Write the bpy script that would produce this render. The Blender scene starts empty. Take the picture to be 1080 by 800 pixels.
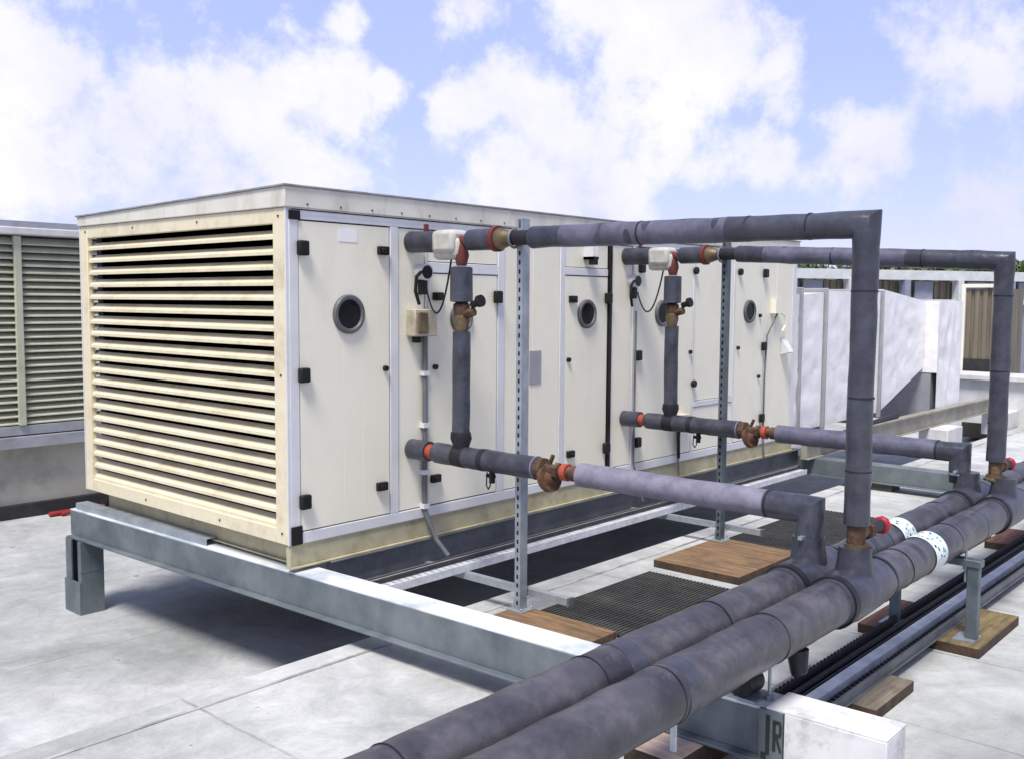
import bpy, math, random
from mathutils import Vector, Matrix, noise as mnoise
R = math.radians
random.seed(7)
scene = bpy.context.scene
COL = scene.collection

# ------------------------------------------------------------------ materials
def mat(name, c1, c2=None, rough=.6, metal=0., scale=6., detail=6., lo=.35, hi=.65, bump=0., bscale=None,
        stretch=(1, 1, 1), dirt=None, dirt_amt=.0, dirt_scale=2.5, spec=.5, dirt_stretch=(1, 1, 1)):
    m = bpy.data.materials.new(name); m.use_nodes = True
    nt = m.node_tree; N = nt.nodes; L = nt.links
    b = N['Principled BSDF']
    b.inputs['Roughness'].default_value = rough; b.inputs['Metallic'].default_value = metal
    b.inputs['Specular IOR Level'].default_value = spec
    tc = N.new('ShaderNodeTexCoord')
    mp = N.new('ShaderNodeMapping'); mp.inputs['Scale'].default_value = stretch
    L.new(tc.outputs['Object'], mp.inputs['Vector'])
    nz = N.new('ShaderNodeTexNoise'); nz.inputs['Scale'].default_value = scale; nz.inputs['Detail'].default_value = detail
    nz.inputs['Roughness'].default_value = .62
    L.new(mp.outputs[0], nz.inputs['Vector'])
    rp = N.new('ShaderNodeValToRGB'); rp.color_ramp.elements[0].position = lo; rp.color_ramp.elements[1].position = hi
    c2 = c2 or tuple(x * .85 for x in c1)
    rp.color_ramp.elements[0].color = (*c2, 1); rp.color_ramp.elements[1].color = (*c1, 1)
    L.new(nz.outputs['Fac'], rp.inputs['Fac'])
    out = rp.outputs['Color']
    if dirt:
        mp2 = N.new('ShaderNodeMapping'); mp2.inputs['Scale'].default_value = dirt_stretch
        mp2.inputs['Location'].default_value = (3.1, 7.7, 1.3)
        L.new(tc.outputs['Object'], mp2.inputs['Vector'])
        n2 = N.new('ShaderNodeTexNoise'); n2.inputs['Scale'].default_value = dirt_scale; n2.inputs['Detail'].default_value = 9
        n2.inputs['Roughness'].default_value = .68
        L.new(mp2.outputs[0], n2.inputs['Vector'])
        mr = N.new('ShaderNodeMapRange'); mr.inputs['From Min'].default_value = .5; mr.inputs['From Max'].default_value = .72
        mr.inputs['To Max'].default_value = dirt_amt
        L.new(n2.outputs['Fac'], mr.inputs['Value'])
        mx = N.new('ShaderNodeMix'); mx.data_type = 'RGBA'
        mx.inputs[7].default_value = (*dirt, 1)
        L.new(mr.outputs[0], mx.inputs[0]); L.new(out, mx.inputs[6]); out = mx.outputs[2]
    L.new(out, b.inputs['Base Color'])
    if bump:
        nb = N.new('ShaderNodeTexNoise'); nb.inputs['Scale'].default_value = bscale or scale * 4; nb.inputs['Detail'].default_value = 5
        L.new(mp.outputs[0], nb.inputs['Vector'])
        bp = N.new('ShaderNodeBump'); bp.inputs['Strength'].default_value = bump; bp.inputs['Distance'].default_value = .01
        L.new(nb.outputs['Fac'], bp.inputs['Height']); L.new(bp.outputs[0], b.inputs['Normal'])
    return m

M = {}
M['cream'] = mat('cream_paint', (.83, .795, .655), (.80, .765, .625), .42, scale=1.3, dirt=(.56, .53, .43), dirt_amt=.3,
                 dirt_scale=2., dirt_stretch=(1.5, 1.5, .8), bump=.25, bscale=1.7)
M['cream_warm'] = mat('louvre_paint', (.74, .675, .49), (.69, .62, .43), .45, scale=3, dirt=(.40, .30, .19), dirt_amt=.55, dirt_scale=5,
                      stretch=(1, 1, 3))
M['base_paint'] = mat('weathered_base_paint', (.50, .46, .30), (.40, .36, .23), .55, scale=5, dirt=(.2, .17, .1), dirt_amt=.6, dirt_scale=6)
M['alu'] = mat('anodised_frame', (.72, .72, .73), (.65, .65, .66), .4, .1, scale=4, dirt=(.4, .38, .34), dirt_amt=.3)
M['roofcap'] = mat('roof_cap_paint', (.70, .68, .60), (.60, .58, .50), .5, scale=3, dirt=(.3, .28, .24), dirt_amt=.55, dirt_scale=7,
                   dirt_stretch=(1, 1, .35))
M['black'] = mat('black_plastic', (.008, .008, .009), (.014, .014, .014), .45, spec=.25)
M['casing_dark'] = mat('dark_gap', (.03, .03, .03), (.05, .05, .045), .8)
M['gap_shade'] = mat('louvre_gap_shade', (.035, .022, .016), (.02, .013, .01), .8)
M['glass'] = mat('porthole_glass', (.008, .009, .011), (.02, .022, .025), .12, spec=.25)
M['rim'] = mat('grey_rubber_rim', (.12, .125, .13), (.07, .07, .08), .5)
M['seamdark'] = mat('lap_seam', (.22, .22, .21), (.42, .42, .41), .8, scale=5, lo=.42, hi=.6)
M['edge'] = mat('grey_drip_edge', (.34, .33, .32), (.22, .21, .2), .6, scale=8)
M['label'] = mat('blank_sticker', (.82, .82, .80), (.76, .76, .74), .5)
M['plate'] = mat('grey_plate', (.34, .34, .36), (.28, .28, .30), .5)
M['insul'] = mat('pipe_insulation', (.062, .067, .090), (.024, .026, .038), .36, scale=7, detail=8, dirt=(.05, .045, .055), dirt_amt=.75,
                 dirt_scale=5, bump=.35, bscale=28)
M['insul_main'] = mat('main_pipe_insulation', (.080, .076, .088), (.030, .029, .037), .37, scale=5, detail=9, dirt=(.16, .15, .155), dirt_amt=.5,
                      dirt_scale=9, bump=.3, bscale=22)
M['insul_light'] = mat('pale_pipe_insulation', (.225, .215, .275), (.13, .125, .165), .55, scale=9, dirt=(.15, .13, .16), dirt_amt=.6,
                       dirt_scale=7, bump=.3, bscale=30)
M['insul_tint'] = mat('mid_pipe_insulation', (.125, .125, .175), (.07, .07, .105), .45, scale=9, dirt=(.06, .06, .08), dirt_amt=.6, dirt_scale=7, bump=.3, bscale=30)
M['insul_dark'] = mat('black_insulation_tape', (.022, .022, .028), (.012, .012, .016), .5, scale=12, bump=.4, bscale=30, spec=.3)
M['rust'] = mat('rusty_fitting', (.12, .055, .03), (.045, .025, .018), .75, .2, scale=14, bump=.5, dirt=(.28, .2, .11), dirt_amt=.6, dirt_scale=9)
M['brass'] = mat('dull_brass', (.20, .15, .08), (.09, .065, .04), .5, .5, scale=14, bump=.3)
M['orange'] = mat('orange_band', (.42, .07, .03), (.26, .05, .03), .5, scale=12)
M['red'] = mat('red_handle', (.42, .012, .02), (.26, .01, .015), .4, scale=10)
M['hose_red'] = mat('red_hose_rubber', (.32, .02, .025), (.2, .015, .015), .5, scale=10)
M['darkred'] = mat('dark_red_fitting', (.16, .025, .02), (.09, .02, .018), .6, scale=14)
M['whitewrap'] = mat('off_white_wrap', (.56, .55, .50), (.40, .39, .35), .6, scale=8, dirt=(.25, .23, .2), dirt_amt=.5, bump=.5, bscale=14)
M['galv'] = mat('galvanised_steel', (.40, .44, .47), (.28, .32, .35), .42, .45, scale=9, detail=8, dirt=(.16, .18, .19), dirt_amt=.5, dirt_scale=6)
M['galv_bright'] = mat('bright_galvanised_steel', (.72, .74, .76), (.5, .52, .55), .45, .15, scale=14, dirt=(.25, .26, .27), dirt_amt=.5)
M['steel_grey'] = mat('grey_steel', (.17, .18, .19), (.11, .12, .125), .6, .2, scale=5, dirt=(.07, .07, .07), dirt_amt=.6)
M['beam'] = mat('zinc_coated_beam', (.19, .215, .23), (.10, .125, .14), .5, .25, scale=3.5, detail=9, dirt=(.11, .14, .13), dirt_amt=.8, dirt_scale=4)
M['beam_top'] = mat('sunlit_beam_top', (.66, .68, .69), (.36, .42, .47), .6, .05, scale=2.2, detail=8, lo=.40, hi=.55)  # paler top flange: sun glare painted into the colour
M['blue_steel'] = mat('blue_grey_steel', (.13, .165, .185), (.08, .10, .115), .45, .3, scale=8)
M['bearer'] = mat('beige_bearer_paint', (.33, .31, .25), (.24, .225, .18), .6, scale=5, dirt=(.14, .13, .1), dirt_amt=.5)
M['tan'] = mat('tan_box_plastic', (.48, .43, .33), (.34, .30, .22), .6, scale=12, dirt=(.15, .12, .08), dirt_amt=.6, dirt_scale=9)
M['wood_edge'] = mat('dark_timber_sides', (.085, .05, .028), (.035, .022, .015), .9, scale=16, bump=.6)  # darker timber tone on every block face except the top
M['white'] = mat('white_painted_cover', (.74, .74, .74), (.62, .62, .62), .55, scale=6, dirt=(.22, .21, .20), dirt_amt=.75, dirt_scale=7)
M['foil'] = mat('white_duct_wrap', (.86, .86, .86), (.78, .77, .76), .45, scale=2.2, dirt=(.5, .46, .42), dirt_amt=.5, dirt_scale=2.5, bump=.5, bscale=11)
M['rubber'] = mat('ribbed_rubber', (.055, .055, .05), (.035, .035, .032), .75, scale=10, dirt=(.12, .11, .09), dirt_amt=.6)
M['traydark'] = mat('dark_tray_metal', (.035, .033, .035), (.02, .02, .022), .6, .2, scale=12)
M['house_louvre'] = mat('olive_louvre_paint', (.52, .52, .39), (.45, .45, .33), .55, scale=4, dirt=(.2, .2, .14), dirt_amt=.4)
M['house_grey'] = mat('grey_ledge_metal', (.42, .43, .46), (.33, .34, .38), .45, .3, scale=4, dirt=(.2, .2, .2), dirt_amt=.5)
M['house_wall'] = mat('plinth_render', (.46, .45, .39), (.34, .33, .29), .8, scale=1.2, dirt=(.14, .14, .12), dirt_amt=.6, dirt_scale=1.5)
M['screen'] = mat('brown_cladding', (.21, .18, .12), (.12, .10, .075), .6, scale=3, stretch=(6, 6, .3))
M['fence_steel'] = mat('pale_frame_steel', (.62, .64, .64), (.5, .52, .52), .5, scale=5)
M['fence_grey'] = mat('blue_grey_post', (.26, .28, .35), (.2, .22, .28), .5, scale=5)
M['leaf'] = mat('leaf', (.075, .12, .025), (.04, .075, .015), .6, scale=1.2)
M['bark'] = mat('bark', (.09, .07, .05), (.05, .04, .03), .9, scale=6, bump=.6)
M['parapet'] = mat('parapet_coping', (.66, .66, .66), (.52, .52, .51), .7, scale=3, dirt=(.3, .3, .29), dirt_amt=.5)
M['ink'] = mat('black_stencil_paint', (.015, .018, .018), (.03, .03, .03), .7)
M['marker_white'] = mat('marker_band_white', (.72, .76, .76), (.60, .66, .66), .45, scale=20)
M['marker_teal'] = mat('marker_band_teal', (.12, .42, .46), (.10, .34, .38), .45, scale=20)
M['grass'] = mat('far_ground', (.10, .12, .06), (.16, .15, .12), .9, scale=.02)

def wood(name, c1, c2, ang):
    m = mat(name, c1, c2, .8, scale=3., detail=10, stretch=(1.2, 14, 14) if ang else (14, 1.2, 14), bump=.7, bscale=5,
            dirt=(.05, .035, .02), dirt_amt=.7, dirt_scale=4)
    return m
M['wood'] = wood('weathered_timber', (.27, .165, .08), (.10, .06, .032), False)
M['wood_red'] = wood('reddish_timber', (.20, .09, .06), (.09, .04, .028), True)
M['wood_yellow'] = wood('yellowish_timber', (.25, .19, .08), (.11, .08, .04), True)
M['wood_pink'] = wood('pale_pinkish_timber', (.60, .46, .38), (.42, .30, .24), False)
M['wood_grey'] = wood('grey_timber', (.24, .21, .16), (.13, .11, .08), True)

def membrane(name, base, dark, sx, sy, off, seam=(.2, .2, .2)):
    """light roofing felt: broad stains, fine grain, lapped seams"""
    m = bpy.data.materials.new(name); m.use_nodes = True
    nt = m.node_tree; N = nt.nodes; L = nt.links; b = N['Principled BSDF']
    b.inputs['Roughness'].default_value = .78
    tc = N.new('ShaderNodeTexCoord')
    def nz(scale, detail, rough, dist=0):
        n = N.new('ShaderNodeTexNoise'); n.inputs['Scale'].default_value = scale; n.inputs['Detail'].default_value = detail
        n.inputs['Roughness'].default_value = rough; n.inputs['Distortion'].default_value = dist
        L.new(tc.outputs['Object'], n.inputs['Vector']); return n
    big = nz(.9, 10, .62, .6); mid = nz(5.5, 10, .74, .5); fine = nz(60, 4, .6); patch = nz(.33, 4, .5)
    def ramp(src, p0, p1, c0, c1):
        r = N.new('ShaderNodeValToRGB'); r.color_ramp.elements[0].position = p0; r.color_ramp.elements[1].position = p1
        r.color_ramp.elements[0].color = c0; r.color_ramp.elements[1].color = c1; L.new(src, r.inputs['Fac']); return r.outputs[0]
    def mix(f, a, c, t='MIX', fac=None):
        x = N.new('ShaderNodeMix'); x.data_type = 'RGBA'; x.blend_type = t
        if f is not None: L.new(f, x.inputs[0])
        if fac is not None: x.inputs[0].default_value = fac
        for s, i in ((a, 6), (c, 7)):
            if isinstance(s, tuple): x.inputs[i].default_value = (*s, 1)
            else: L.new(s, x.inputs[i])
        return x.outputs[2]
    c = ramp(big.outputs['Fac'], .36, .62, (*dark, 1), (*base, 1))
    g = ramp(mid.outputs['Fac'], .38, .7, (.60, .60, .61, 1), (1.0, 1.0, 1.0, 1))
    c = mix(None, c, g, 'MULTIPLY', .7)
    g2 = ramp(fine.outputs['Fac'], .3, .7, (.82, .82, .82, 1), (1, 1, 1, 1)); c = mix(None, c, g2, 'MULTIPLY', .5)
    g3 = ramp(patch.outputs['Fac'], .4, .6, (.74, .76, .75, 1), (1, 1, 1, 1)); c = mix(None, c, g3, 'MULTIPLY', .8)
    # seams
    nv = nz(2.2, 5, .6)
    vm = N.new('ShaderNodeVectorMath'); vm.operation = 'SCALE'; vm.inputs['Scale'].default_value = .05
    L.new(nv.outputs['Color'], vm.inputs[0])
    va = N.new('ShaderNodeVectorMath'); va.operation = 'ADD'; L.new(tc.outputs['Object'], va.inputs[0]); L.new(vm.outputs[0], va.inputs[1])
    vo = N.new('ShaderNodeVectorMath'); vo.operation = 'ADD'; L.new(va.outputs[0], vo.inputs[0]); vo.inputs[1].default_value = (off[0], off[1], 0)
    br = N.new('ShaderNodeTexBrick'); br.inputs['Scale'].default_value = 1; br.inputs['Mortar Size'].default_value = .011
    br.inputs['Brick Width'].default_value = sx; br.inputs['Row Height'].default_value = sy; br.inputs['Mortar Smooth'].default_value = .5
    br.offset = .37
    L.new(vo.outputs[0], br.inputs['Vector'])
    brk = nz(3, 6, .7)
    mm = N.new('ShaderNodeMapRange'); mm.inputs['From Min'].default_value = .38; mm.inputs['From Max'].default_value = .62
    mm.inputs['To Min'].default_value = .15; mm.inputs['To Max'].default_value = .8
    L.new(brk.outputs['Fac'], mm.inputs['Value'])
    mu = N.new('ShaderNodeMath'); mu.operation = 'MULTIPLY'; L.new(br.outputs['Fac'], mu.inputs[0]); L.new(mm.outputs[0], mu.inputs[1])
    c = mix(mu.outputs[0], c, seam)
    # small dark spots
    sp = nz(11, 2, .5); s = ramp(sp.outputs['Fac'], .74, .78, (0, 0, 0, 1), (1, 1, 1, 1)); c = mix(s, c, (.14, .13, .12))
    L.new(c, b.inputs['Base Color'])
    bp = N.new('ShaderNodeBump'); bp.inputs['Strength'].default_value = .5; bp.inputs['Distance'].default_value = .02
    L.new(mid.outputs['Fac'], bp.inputs['Height']); L.new(bp.outputs[0], b.inputs['Normal'])
    return m
M['deck_low'] = membrane('lower_roof_felt', (.62, .63, .635), (.42, .43, .43), 7., 1.45, (2.2, -1.65))
M['deck_high'] = membrane('raised_roof_felt', (.67, .68, .665), (.42, .43, .41), 1.02, 40, (.55, 9))

# ------------------------------------------------------------------ mesh builder
class MB:
    def __init__(s): s.v = []; s.f = []; s.mi = []; s.mats = []; s.cur = 0
    def use(s, m):
        if m not in s.mats: s.mats.append(m)
        s.cur = s.mats.index(m); return s
    def add(s, vs, fs):
        o = len(s.v); s.v += [Vector(v) for v in vs]; s.f += [tuple(i + o for i in f) for f in fs]; s.mi += [s.cur] * len(fs); return s
    def box(s, x0, x1, y0, y1, z0, z1, T=None):
        vs = [Vector((x, y, z)) for x in (x0, x1) for y in (y0, y1) for z in (z0, z1)]
        if T: vs = [T @ v for v in vs]
        return s.add(vs, [(0, 1, 3, 2), (4, 6, 7, 5), (0, 4, 5, 1), (2, 3, 7, 6), (0, 2, 6, 4), (1, 5, 7, 3)])
    def prism(s, poly, axis, a0, a1):
        n = len(poly)
        def P(p, a):
            return {'x': (a, p[0], p[1]), 'y': (p[0], a, p[1]), 'z': (p[0], p[1], a)}[axis]
        vs = [P(p, a0) for p in poly] + [P(p, a1) for p in poly]
        fs = [(i, (i + 1) % n, n + (i + 1) % n, n + i) for i in range(n)] + [tuple(range(n))[::-1], tuple(range(n, 2 * n))]
        return s.add(vs, fs)
    def tube(s, pts, r, seg=20, cap=True, wob=0.):
        pts = [Vector(p) for p in pts]; n = len(pts)
        rs = r if isinstance(r, (list, tuple)) else [r] * n
        up = None; rings = []
        for i, p in enumerate(pts):
            if i == 0: t = (pts[1] - p).normalized(); k = 1
            elif i == n - 1: t = (p - pts[-2]).normalized(); k = 1
            else:
                a = (p - pts[i - 1]).normalized(); b = (pts[i + 1] - p).normalized()
                t = (a + b).normalized() if (a + b).length > 1e-6 else a
                k = 1 / max(.5, t.dot(a))
            if up is None:
                up = Vector((0, 0, 1)) if abs(t.z) < .9 else Vector((1, 0, 0))
            u = (up - t * up.dot(t)).normalized(); w = t.cross(u); up = u
            # stretch mitre in the bend plane
            bend = Vector((0, 0, 0))
            if 0 < i < n - 1 and k > 1.001:
                bend = ((pts[i + 1] - p).normalized() - (p - pts[i - 1]).normalized()).normalized()
            ring = []
            for j in range(seg):
                an = 2 * math.pi * j / seg; d = u * math.cos(an) + w * math.sin(an)
                q = d * rs[i] * (1 + (wob * mnoise.noise((p + d * rs[i]) * 9) if wob else 0))
                if bend.length: q = q + bend * (q.dot(bend)) * (k - 1)
                ring.append(p + q)
            rings.append(ring)
        vs = [v for rg in rings for v in rg]; fs = []
        for i in range(n - 1):
            for j in range(seg):
                a = i * seg + j; b = i * seg + (j + 1) % seg; fs.append((a, b, b + seg, a + seg))
        if cap: fs += [tuple(range(seg))[::-1], tuple(range((n - 1) * seg, n * seg))]
        return s.add(vs, fs)
    def cyl(s, a, b, r, seg=20, wob=0): return s.tube([a, b], r, seg, True, wob)
    def long(s, a, b, r, seg=28, step=.06, wob=.05, cap=True):
        """an insulated pipe run with slightly uneven surface"""
        a = Vector(a); b = Vector(b); n = max(2, int((b - a).length / step))
        return s.tube([a.lerp(b, i / n) for i in range(n + 1)], r, seg, cap, wob)
    def build(s, name, m=None, parent=None, bevel=0., loc=None, ang=38):
        me = bpy.data.meshes.new(name)
        off = Vector(loc) if loc else (parent_loc(parent) if parent else Vector((0, 0, 0)))
        me.from_pydata([v - off for v in s.v], [], s.f)
        if s.mats:
            for k in s.mats: me.materials.append(M[k])
            me.polygons.foreach_set('material_index', s.mi)
        else: me.materials.append(M[m])
        me.update()
        import bmesh
        bm = bmesh.new(); bm.from_mesh(me); bmesh.ops.recalc_face_normals(bm, faces=bm.faces); bm.to_mesh(me); bm.free()
        me.polygons.foreach_set('use_smooth', [True] * len(me.polygons)); me.set_sharp_from_angle(angle=R(ang))
        o = bpy.data.objects.new(name, me); COL.objects.link(o)
        if parent: o.parent = parent
        elif loc: o.location = loc
        if bevel:
            bv = o.modifiers.new('bevel', 'BEVEL'); bv.width = bevel; bv.segments = 2; bv.limit_method = 'ANGLE'; bv.angle_limit = R(50)
            bv.harden_normals = False
        return o
def parent_loc(p):
    l = Vector((0, 0, 0))
    while p: l = l + p.location; p = p.parent
    return l
def tag(o, label, cat, group=None):
    o['label'] = label; o['category'] = cat
    if group: o['group'] = group
    return o
def thing(name, label, cat, loc, group=None):
    o = bpy.data.objects.new(name, None); o.empty_display_size = .1; o.location = loc; COL.objects.link(o)
    return tag(o, label, cat, group)
def struct(o, kind='structure'): o['kind'] = kind; return o
def copy_tree(o, parent=None):
    c = o.copy(); COL.objects.link(c)
    if parent: c.parent = parent
    for ch in list(o.children): copy_tree(ch, c)
    return c
# ------------------------------------------------------------------ camera, light, world
cam = bpy.data.cameras.new('camera'); co = bpy.data.objects.new('camera', cam); COL.objects.link(co)
yaw, pitch, roll = .7254477, .0792916, .0069730
fw = Vector((math.cos(yaw) * math.cos(pitch), math.sin(yaw) * math.cos(pitch), -math.sin(pitch)))
r0 = Vector((math.sin(yaw), -math.cos(yaw), 0)); u0 = r0.cross(fw)
c_, s_ = math.cos(roll), math.sin(roll); rr = r0 * c_ + u0 * s_; uu = r0 * -s_ + u0 * c_
mw = Matrix((rr, uu, -fw)).transposed().to_4x4(); mw.translation = Vector((-3.26679, -4.56803, 1.52362)); co.matrix_world = mw
cam.sensor_width = 36; cam.lens = 1036.77 / 1080 * 36; cam.clip_end = 3000; cam.clip_start = .05
scene.camera = co

SUN_DIR = Vector((-.43, -.20, .88)).normalized()         # towards the sun
sl = bpy.data.lights.new('sun', 'SUN'); sl.energy = 4.3; sl.angle = R(17); sl.color = (1, .95, .87)
so = bpy.data.objects.new('sun', sl); COL.objects.link(so); so.rotation_euler = SUN_DIR.to_track_quat('Z', 'Y').to_euler()
el = math.asin(SUN_DIR.z); az = math.atan2(SUN_DIR.x, SUN_DIR.y)

def px_dir(x, y): return (rr * (x - 540) / 1036.77 - uu * (y - 400) / 1036.77 + fw).normalized()
w = bpy.data.worlds.new('World'); scene.world = w; w.use_nodes = True
nt = w.node_tree; N = nt.nodes; L = nt.links
bg = N['Background']; bg.inputs['Strength'].default_value = .12
sky = N.new('ShaderNodeTexSky'); sky.sky_type = 'NISHITA'; sky.sun_disc = False; sky.sun_elevation = el; sky.sun_rotation = az
sky.air_density = 1.; sky.dust_density = .6; sky.ozone_density = 2.2; sky.altitude = 50
tc = N.new('ShaderNodeTexCoord')
def wn(scale, detail, rough, vec=None):
    n = N.new('ShaderNodeTexNoise'); n.inputs['Scale'].default_value = scale; n.inputs['Detail'].default_value = detail
    n.inputs['Roughness'].default_value = rough; L.new(vec or tc.outputs['Generated'], n.inputs['Vector']); return n
def math_(op, a, b=None, c=None, clamp=False):
    m = N.new('ShaderNodeMath'); m.operation = op; m.use_clamp = clamp
    for i, x in enumerate((a, b, c)):
        if x is None: continue
        if isinstance(x, (int, float)): m.inputs[i].default_value = x
        else: L.new(x, m.inputs[i])
    return m.outputs[0]
warp = wn(5, 5, .6)
sc_ = N.new('ShaderNodeVectorMath'); sc_.operation = 'SCALE'; sc_.inputs['Scale'].default_value = .13
L.new(warp.outputs['Color'], sc_.inputs[0])
ad = N.new('ShaderNodeVectorMath'); ad.operation = 'ADD'; L.new(tc.outputs['Generated'], ad.inputs[0]); L.new(sc_.outputs[0], ad.inputs[1])
ad2 = N.new('ShaderNodeVectorMath'); ad2.operation = 'SUBTRACT'; L.new(ad.outputs[0], ad2.inputs[0]); ad2.inputs[1].default_value = (.08, .08, .08)
wd = ad2.outputs[0]
# cloud banks: (direction, angular radius)
puffs = [(250, 110, .125), (350, 115, .10), (150, 130, .13), (40, 60, .10), (20, 150, .12), (90, 160, .10), (300, 175, .10), (200, 190, .09),
         (425, 118, .05), (300, 22, .045), (335, 30, .03), (375, 25, .045), (515, 35, .062), (500, 150, .075), (570, 140, .10), (560, 200, .12), (700, 40, .12), (760, 80, .12),
         (700, 140, .11), (640, 190, .10), (810, 100, .08), (660, 0, .10), (885, 72, .035), (820, 195, .07), (760, 200, .06), (915, 165, .07),
         (895, 205, .06), (1010, 20, .09), (1060, 60, .10), (980, 0, .06), (1045, 90, .06), (1050, 190, .08), (1040, 240, .08), (20, 220, .05), (60, 225, .05)]
acc = None
for (x, y, rad) in puffs:
    d = px_dir(x, y)
    dn = N.new('ShaderNodeVectorMath'); dn.operation = 'DISTANCE'; L.new(wd, dn.inputs[0]); dn.inputs[1].default_value = d
    mr = N.new('ShaderNodeMapRange'); mr.interpolation_type = 'SMOOTHSTEP'; L.new(dn.outputs['Value'], mr.inputs['Value'])
    mr.inputs['From Min'].default_value = 0; mr.inputs['From Max'].default_value = rad * 1.12
    mr.inputs['To Min'].default_value = 1; mr.inputs['To Max'].default_value = 0
    acc = mr.outputs[0] if acc is None else math_('MAXIMUM', acc, mr.outputs[0])
fb = wn(13, 12, .66); fb2 = wn(2.1, 8, .6)
# elsewhere in the sky the clouds are plain fractal banks
dv = N.new('ShaderNodeVectorMath'); dv.operation = 'DOT_PRODUCT'; L.new(tc.outputs['Generated'], dv.inputs[0]); dv.inputs[1].default_value = fw
away = N.new('ShaderNodeMapRange'); away.inputs['From Min'].default_value = .86; away.inputs['From Max'].default_value = .70
L.new(dv.outputs['Value'], away.inputs['Value'])
gen = N.new('ShaderNodeMapRange'); gen.inputs['From Min'].default_value = .50; gen.inputs['From Max'].default_value = .66
L.new(fb2.outputs['Fac'], gen.inputs['Value'])
acc = math_('MAXIMUM', acc, math_('MULTIPLY', gen.outputs[0], away.outputs[0]))
dens = math_('ADD', acc, math_('MULTIPLY', math_('SUBTRACT', fb.outputs['Fac'], .53), 2.1))
cov = N.new('ShaderNodeMapRange'); cov.interpolation_type = 'SMOOTHSTEP'; L.new(dens, cov.inputs['Value'])
cov.inputs['From Min'].default_value = .08; cov.inputs['From Max'].default_value = .74
veil = math_('MULTIPLY', wn(3, 8, .65).outputs['Fac'], .22)
cover = math_('MAXIMUM', cov.outputs[0], veil)
ccol = N.new('ShaderNodeValToRGB'); ccol.color_ramp.elements[0].position = .35; ccol.color_ramp.elements[1].position = .62
ccol.color_ramp.elements[0].color = (5.9, 6.0, 7.2, 1); ccol.color_ramp.elements[1].color = (7.5, 7.4, 8.2, 1)
L.new(wn(4.5, 7, .6).outputs['Fac'], ccol.inputs['Fac'])
tint = N.new('ShaderNodeMix'); tint.data_type = 'RGBA'; tint.blend_type = 'MULTIPLY'; tint.inputs[0].default_value = 1
L.new(sky.outputs[0], tint.inputs[6]); tint.inputs[7].default_value = (1.7, 1.35, 1.45, 1)
blu = N.new('ShaderNodeMix'); blu.data_type = 'RGBA'; blu.inputs[0].default_value = .62
L.new(tint.outputs[2], blu.inputs[6]); blu.inputs[7].default_value = (3.35, 4.2, 8.1, 1)
mx = N.new('ShaderNodeMix'); mx.data_type = 'RGBA'
L.new(cover, mx.inputs[0]); L.new(blu.outputs[2], mx.inputs[6]); L.new(ccol.outputs[0], mx.inputs[7])
dim = N.new('ShaderNodeMapRange'); dim.inputs['From Min'].default_value = .0; dim.inputs['From Max'].default_value = 1.
dim.inputs['To Min'].default_value = 1.; dim.inputs['To Max'].default_value = .85
L.new(away.outputs[0], dim.inputs['Value'])
dm = N.new('ShaderNodeVectorMath'); dm.operation = 'SCALE'; L.new(mx.outputs[2], dm.inputs[0]); L.new(dim.outputs[0], dm.inputs['Scale'])
L.new(dm.outputs[0], bg.inputs['Color'])

scene.view_settings.view_transform = 'Standard'; scene.view_settings.look = 'None'
scene.view_settings.exposure = .18; scene.view_settings.gamma = 1; scene.view_settings.use_curve_mapping = False
scene.render.engine = 'CYCLES'
scene.cycles.use_denoising = True; scene.cycles.max_bounces = 8

# ------------------------------------------------------------------ setting
GH, GL = -.335, -.76         # raised deck and lower deck
b = MB(); b.box(-14, 30, -.45, 26, -1.1, GL); struct(b.build('lower_roof_deck', 'deck_low'))
b = MB()
b.box(-14, 30, -22, -.45, -1.1, GH); struct(b.build('raised_roof_deck', 'deck_high', bevel=.01))
b = MB(); b.box(-14, 30, -.632, -.612, GH + .0005, GH + .005); struct(b.build('deck_lap_seam', 'seamdark'))
b = MB(); b.box(-900, 1500, -1200, 1500, -9.2, -9); struct(b.build('ground', 'grass'))
b = MB(); b.box(-13.8, 29.8, -21.8, 25.8, -9, -1.1)
tag(b.build('building_below', 'house_wall'), 'rendered building that carries the flat roof', 'building')

# ------------------------------------------------------------------ air handling unit
UL, UW, UH = 6.28, 2.45, 2.02
unit = thing('air_handling_unit', 'long cream air handling unit with louvred end and a row of doors', 'air handler', (0, 0, 0))
def part(mb, name, m=None, parent=None, bevel=0., label=None):
    o = mb.build(name, m, parent or unit, bevel)
    if label: o['label'] = label
    return o
b = MB(); b.box(.10, UL - .004, .018, UW, .137, UH); b.box(.10, UL - .004, .03, UW - .02, .0, .137)
part(b, 'casing', 'casing_dark')  # coloured near black: dark joints, and shade behind the louvre blades
b = MB(); b.box(.12, UL, UW + .002, UW + .02, .14, UH); b.box(UL - .003, UL + .012, .02, UW, .14, UH); part(b, 'rear_panel', 'cream')
# base frame (channel section with lips)
b = MB()
b.box(.0, UL, -.004, .028, .012, .128); b.box(-.0, UL, -.02, .03, -.001, .011); b.box(0, UL, -.012, .03, .129, .136)
b.box(.095, .12, .031, UW - .1, .0, .136); b.box(.075, .12, .031, UW - .1, -.001, .01); b.box(-.003, .09, .0285, .034, .0, .135)
b.box(-.003, .05, -.008, .028, .0, .135)
for x in (1.05, 2.35, 3.0, 4.3, 5.6): b.box(x, x + .05, -.007, 0, .012, .128)
part(b, 'base_frame', 'base_paint', bevel=.003)
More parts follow.
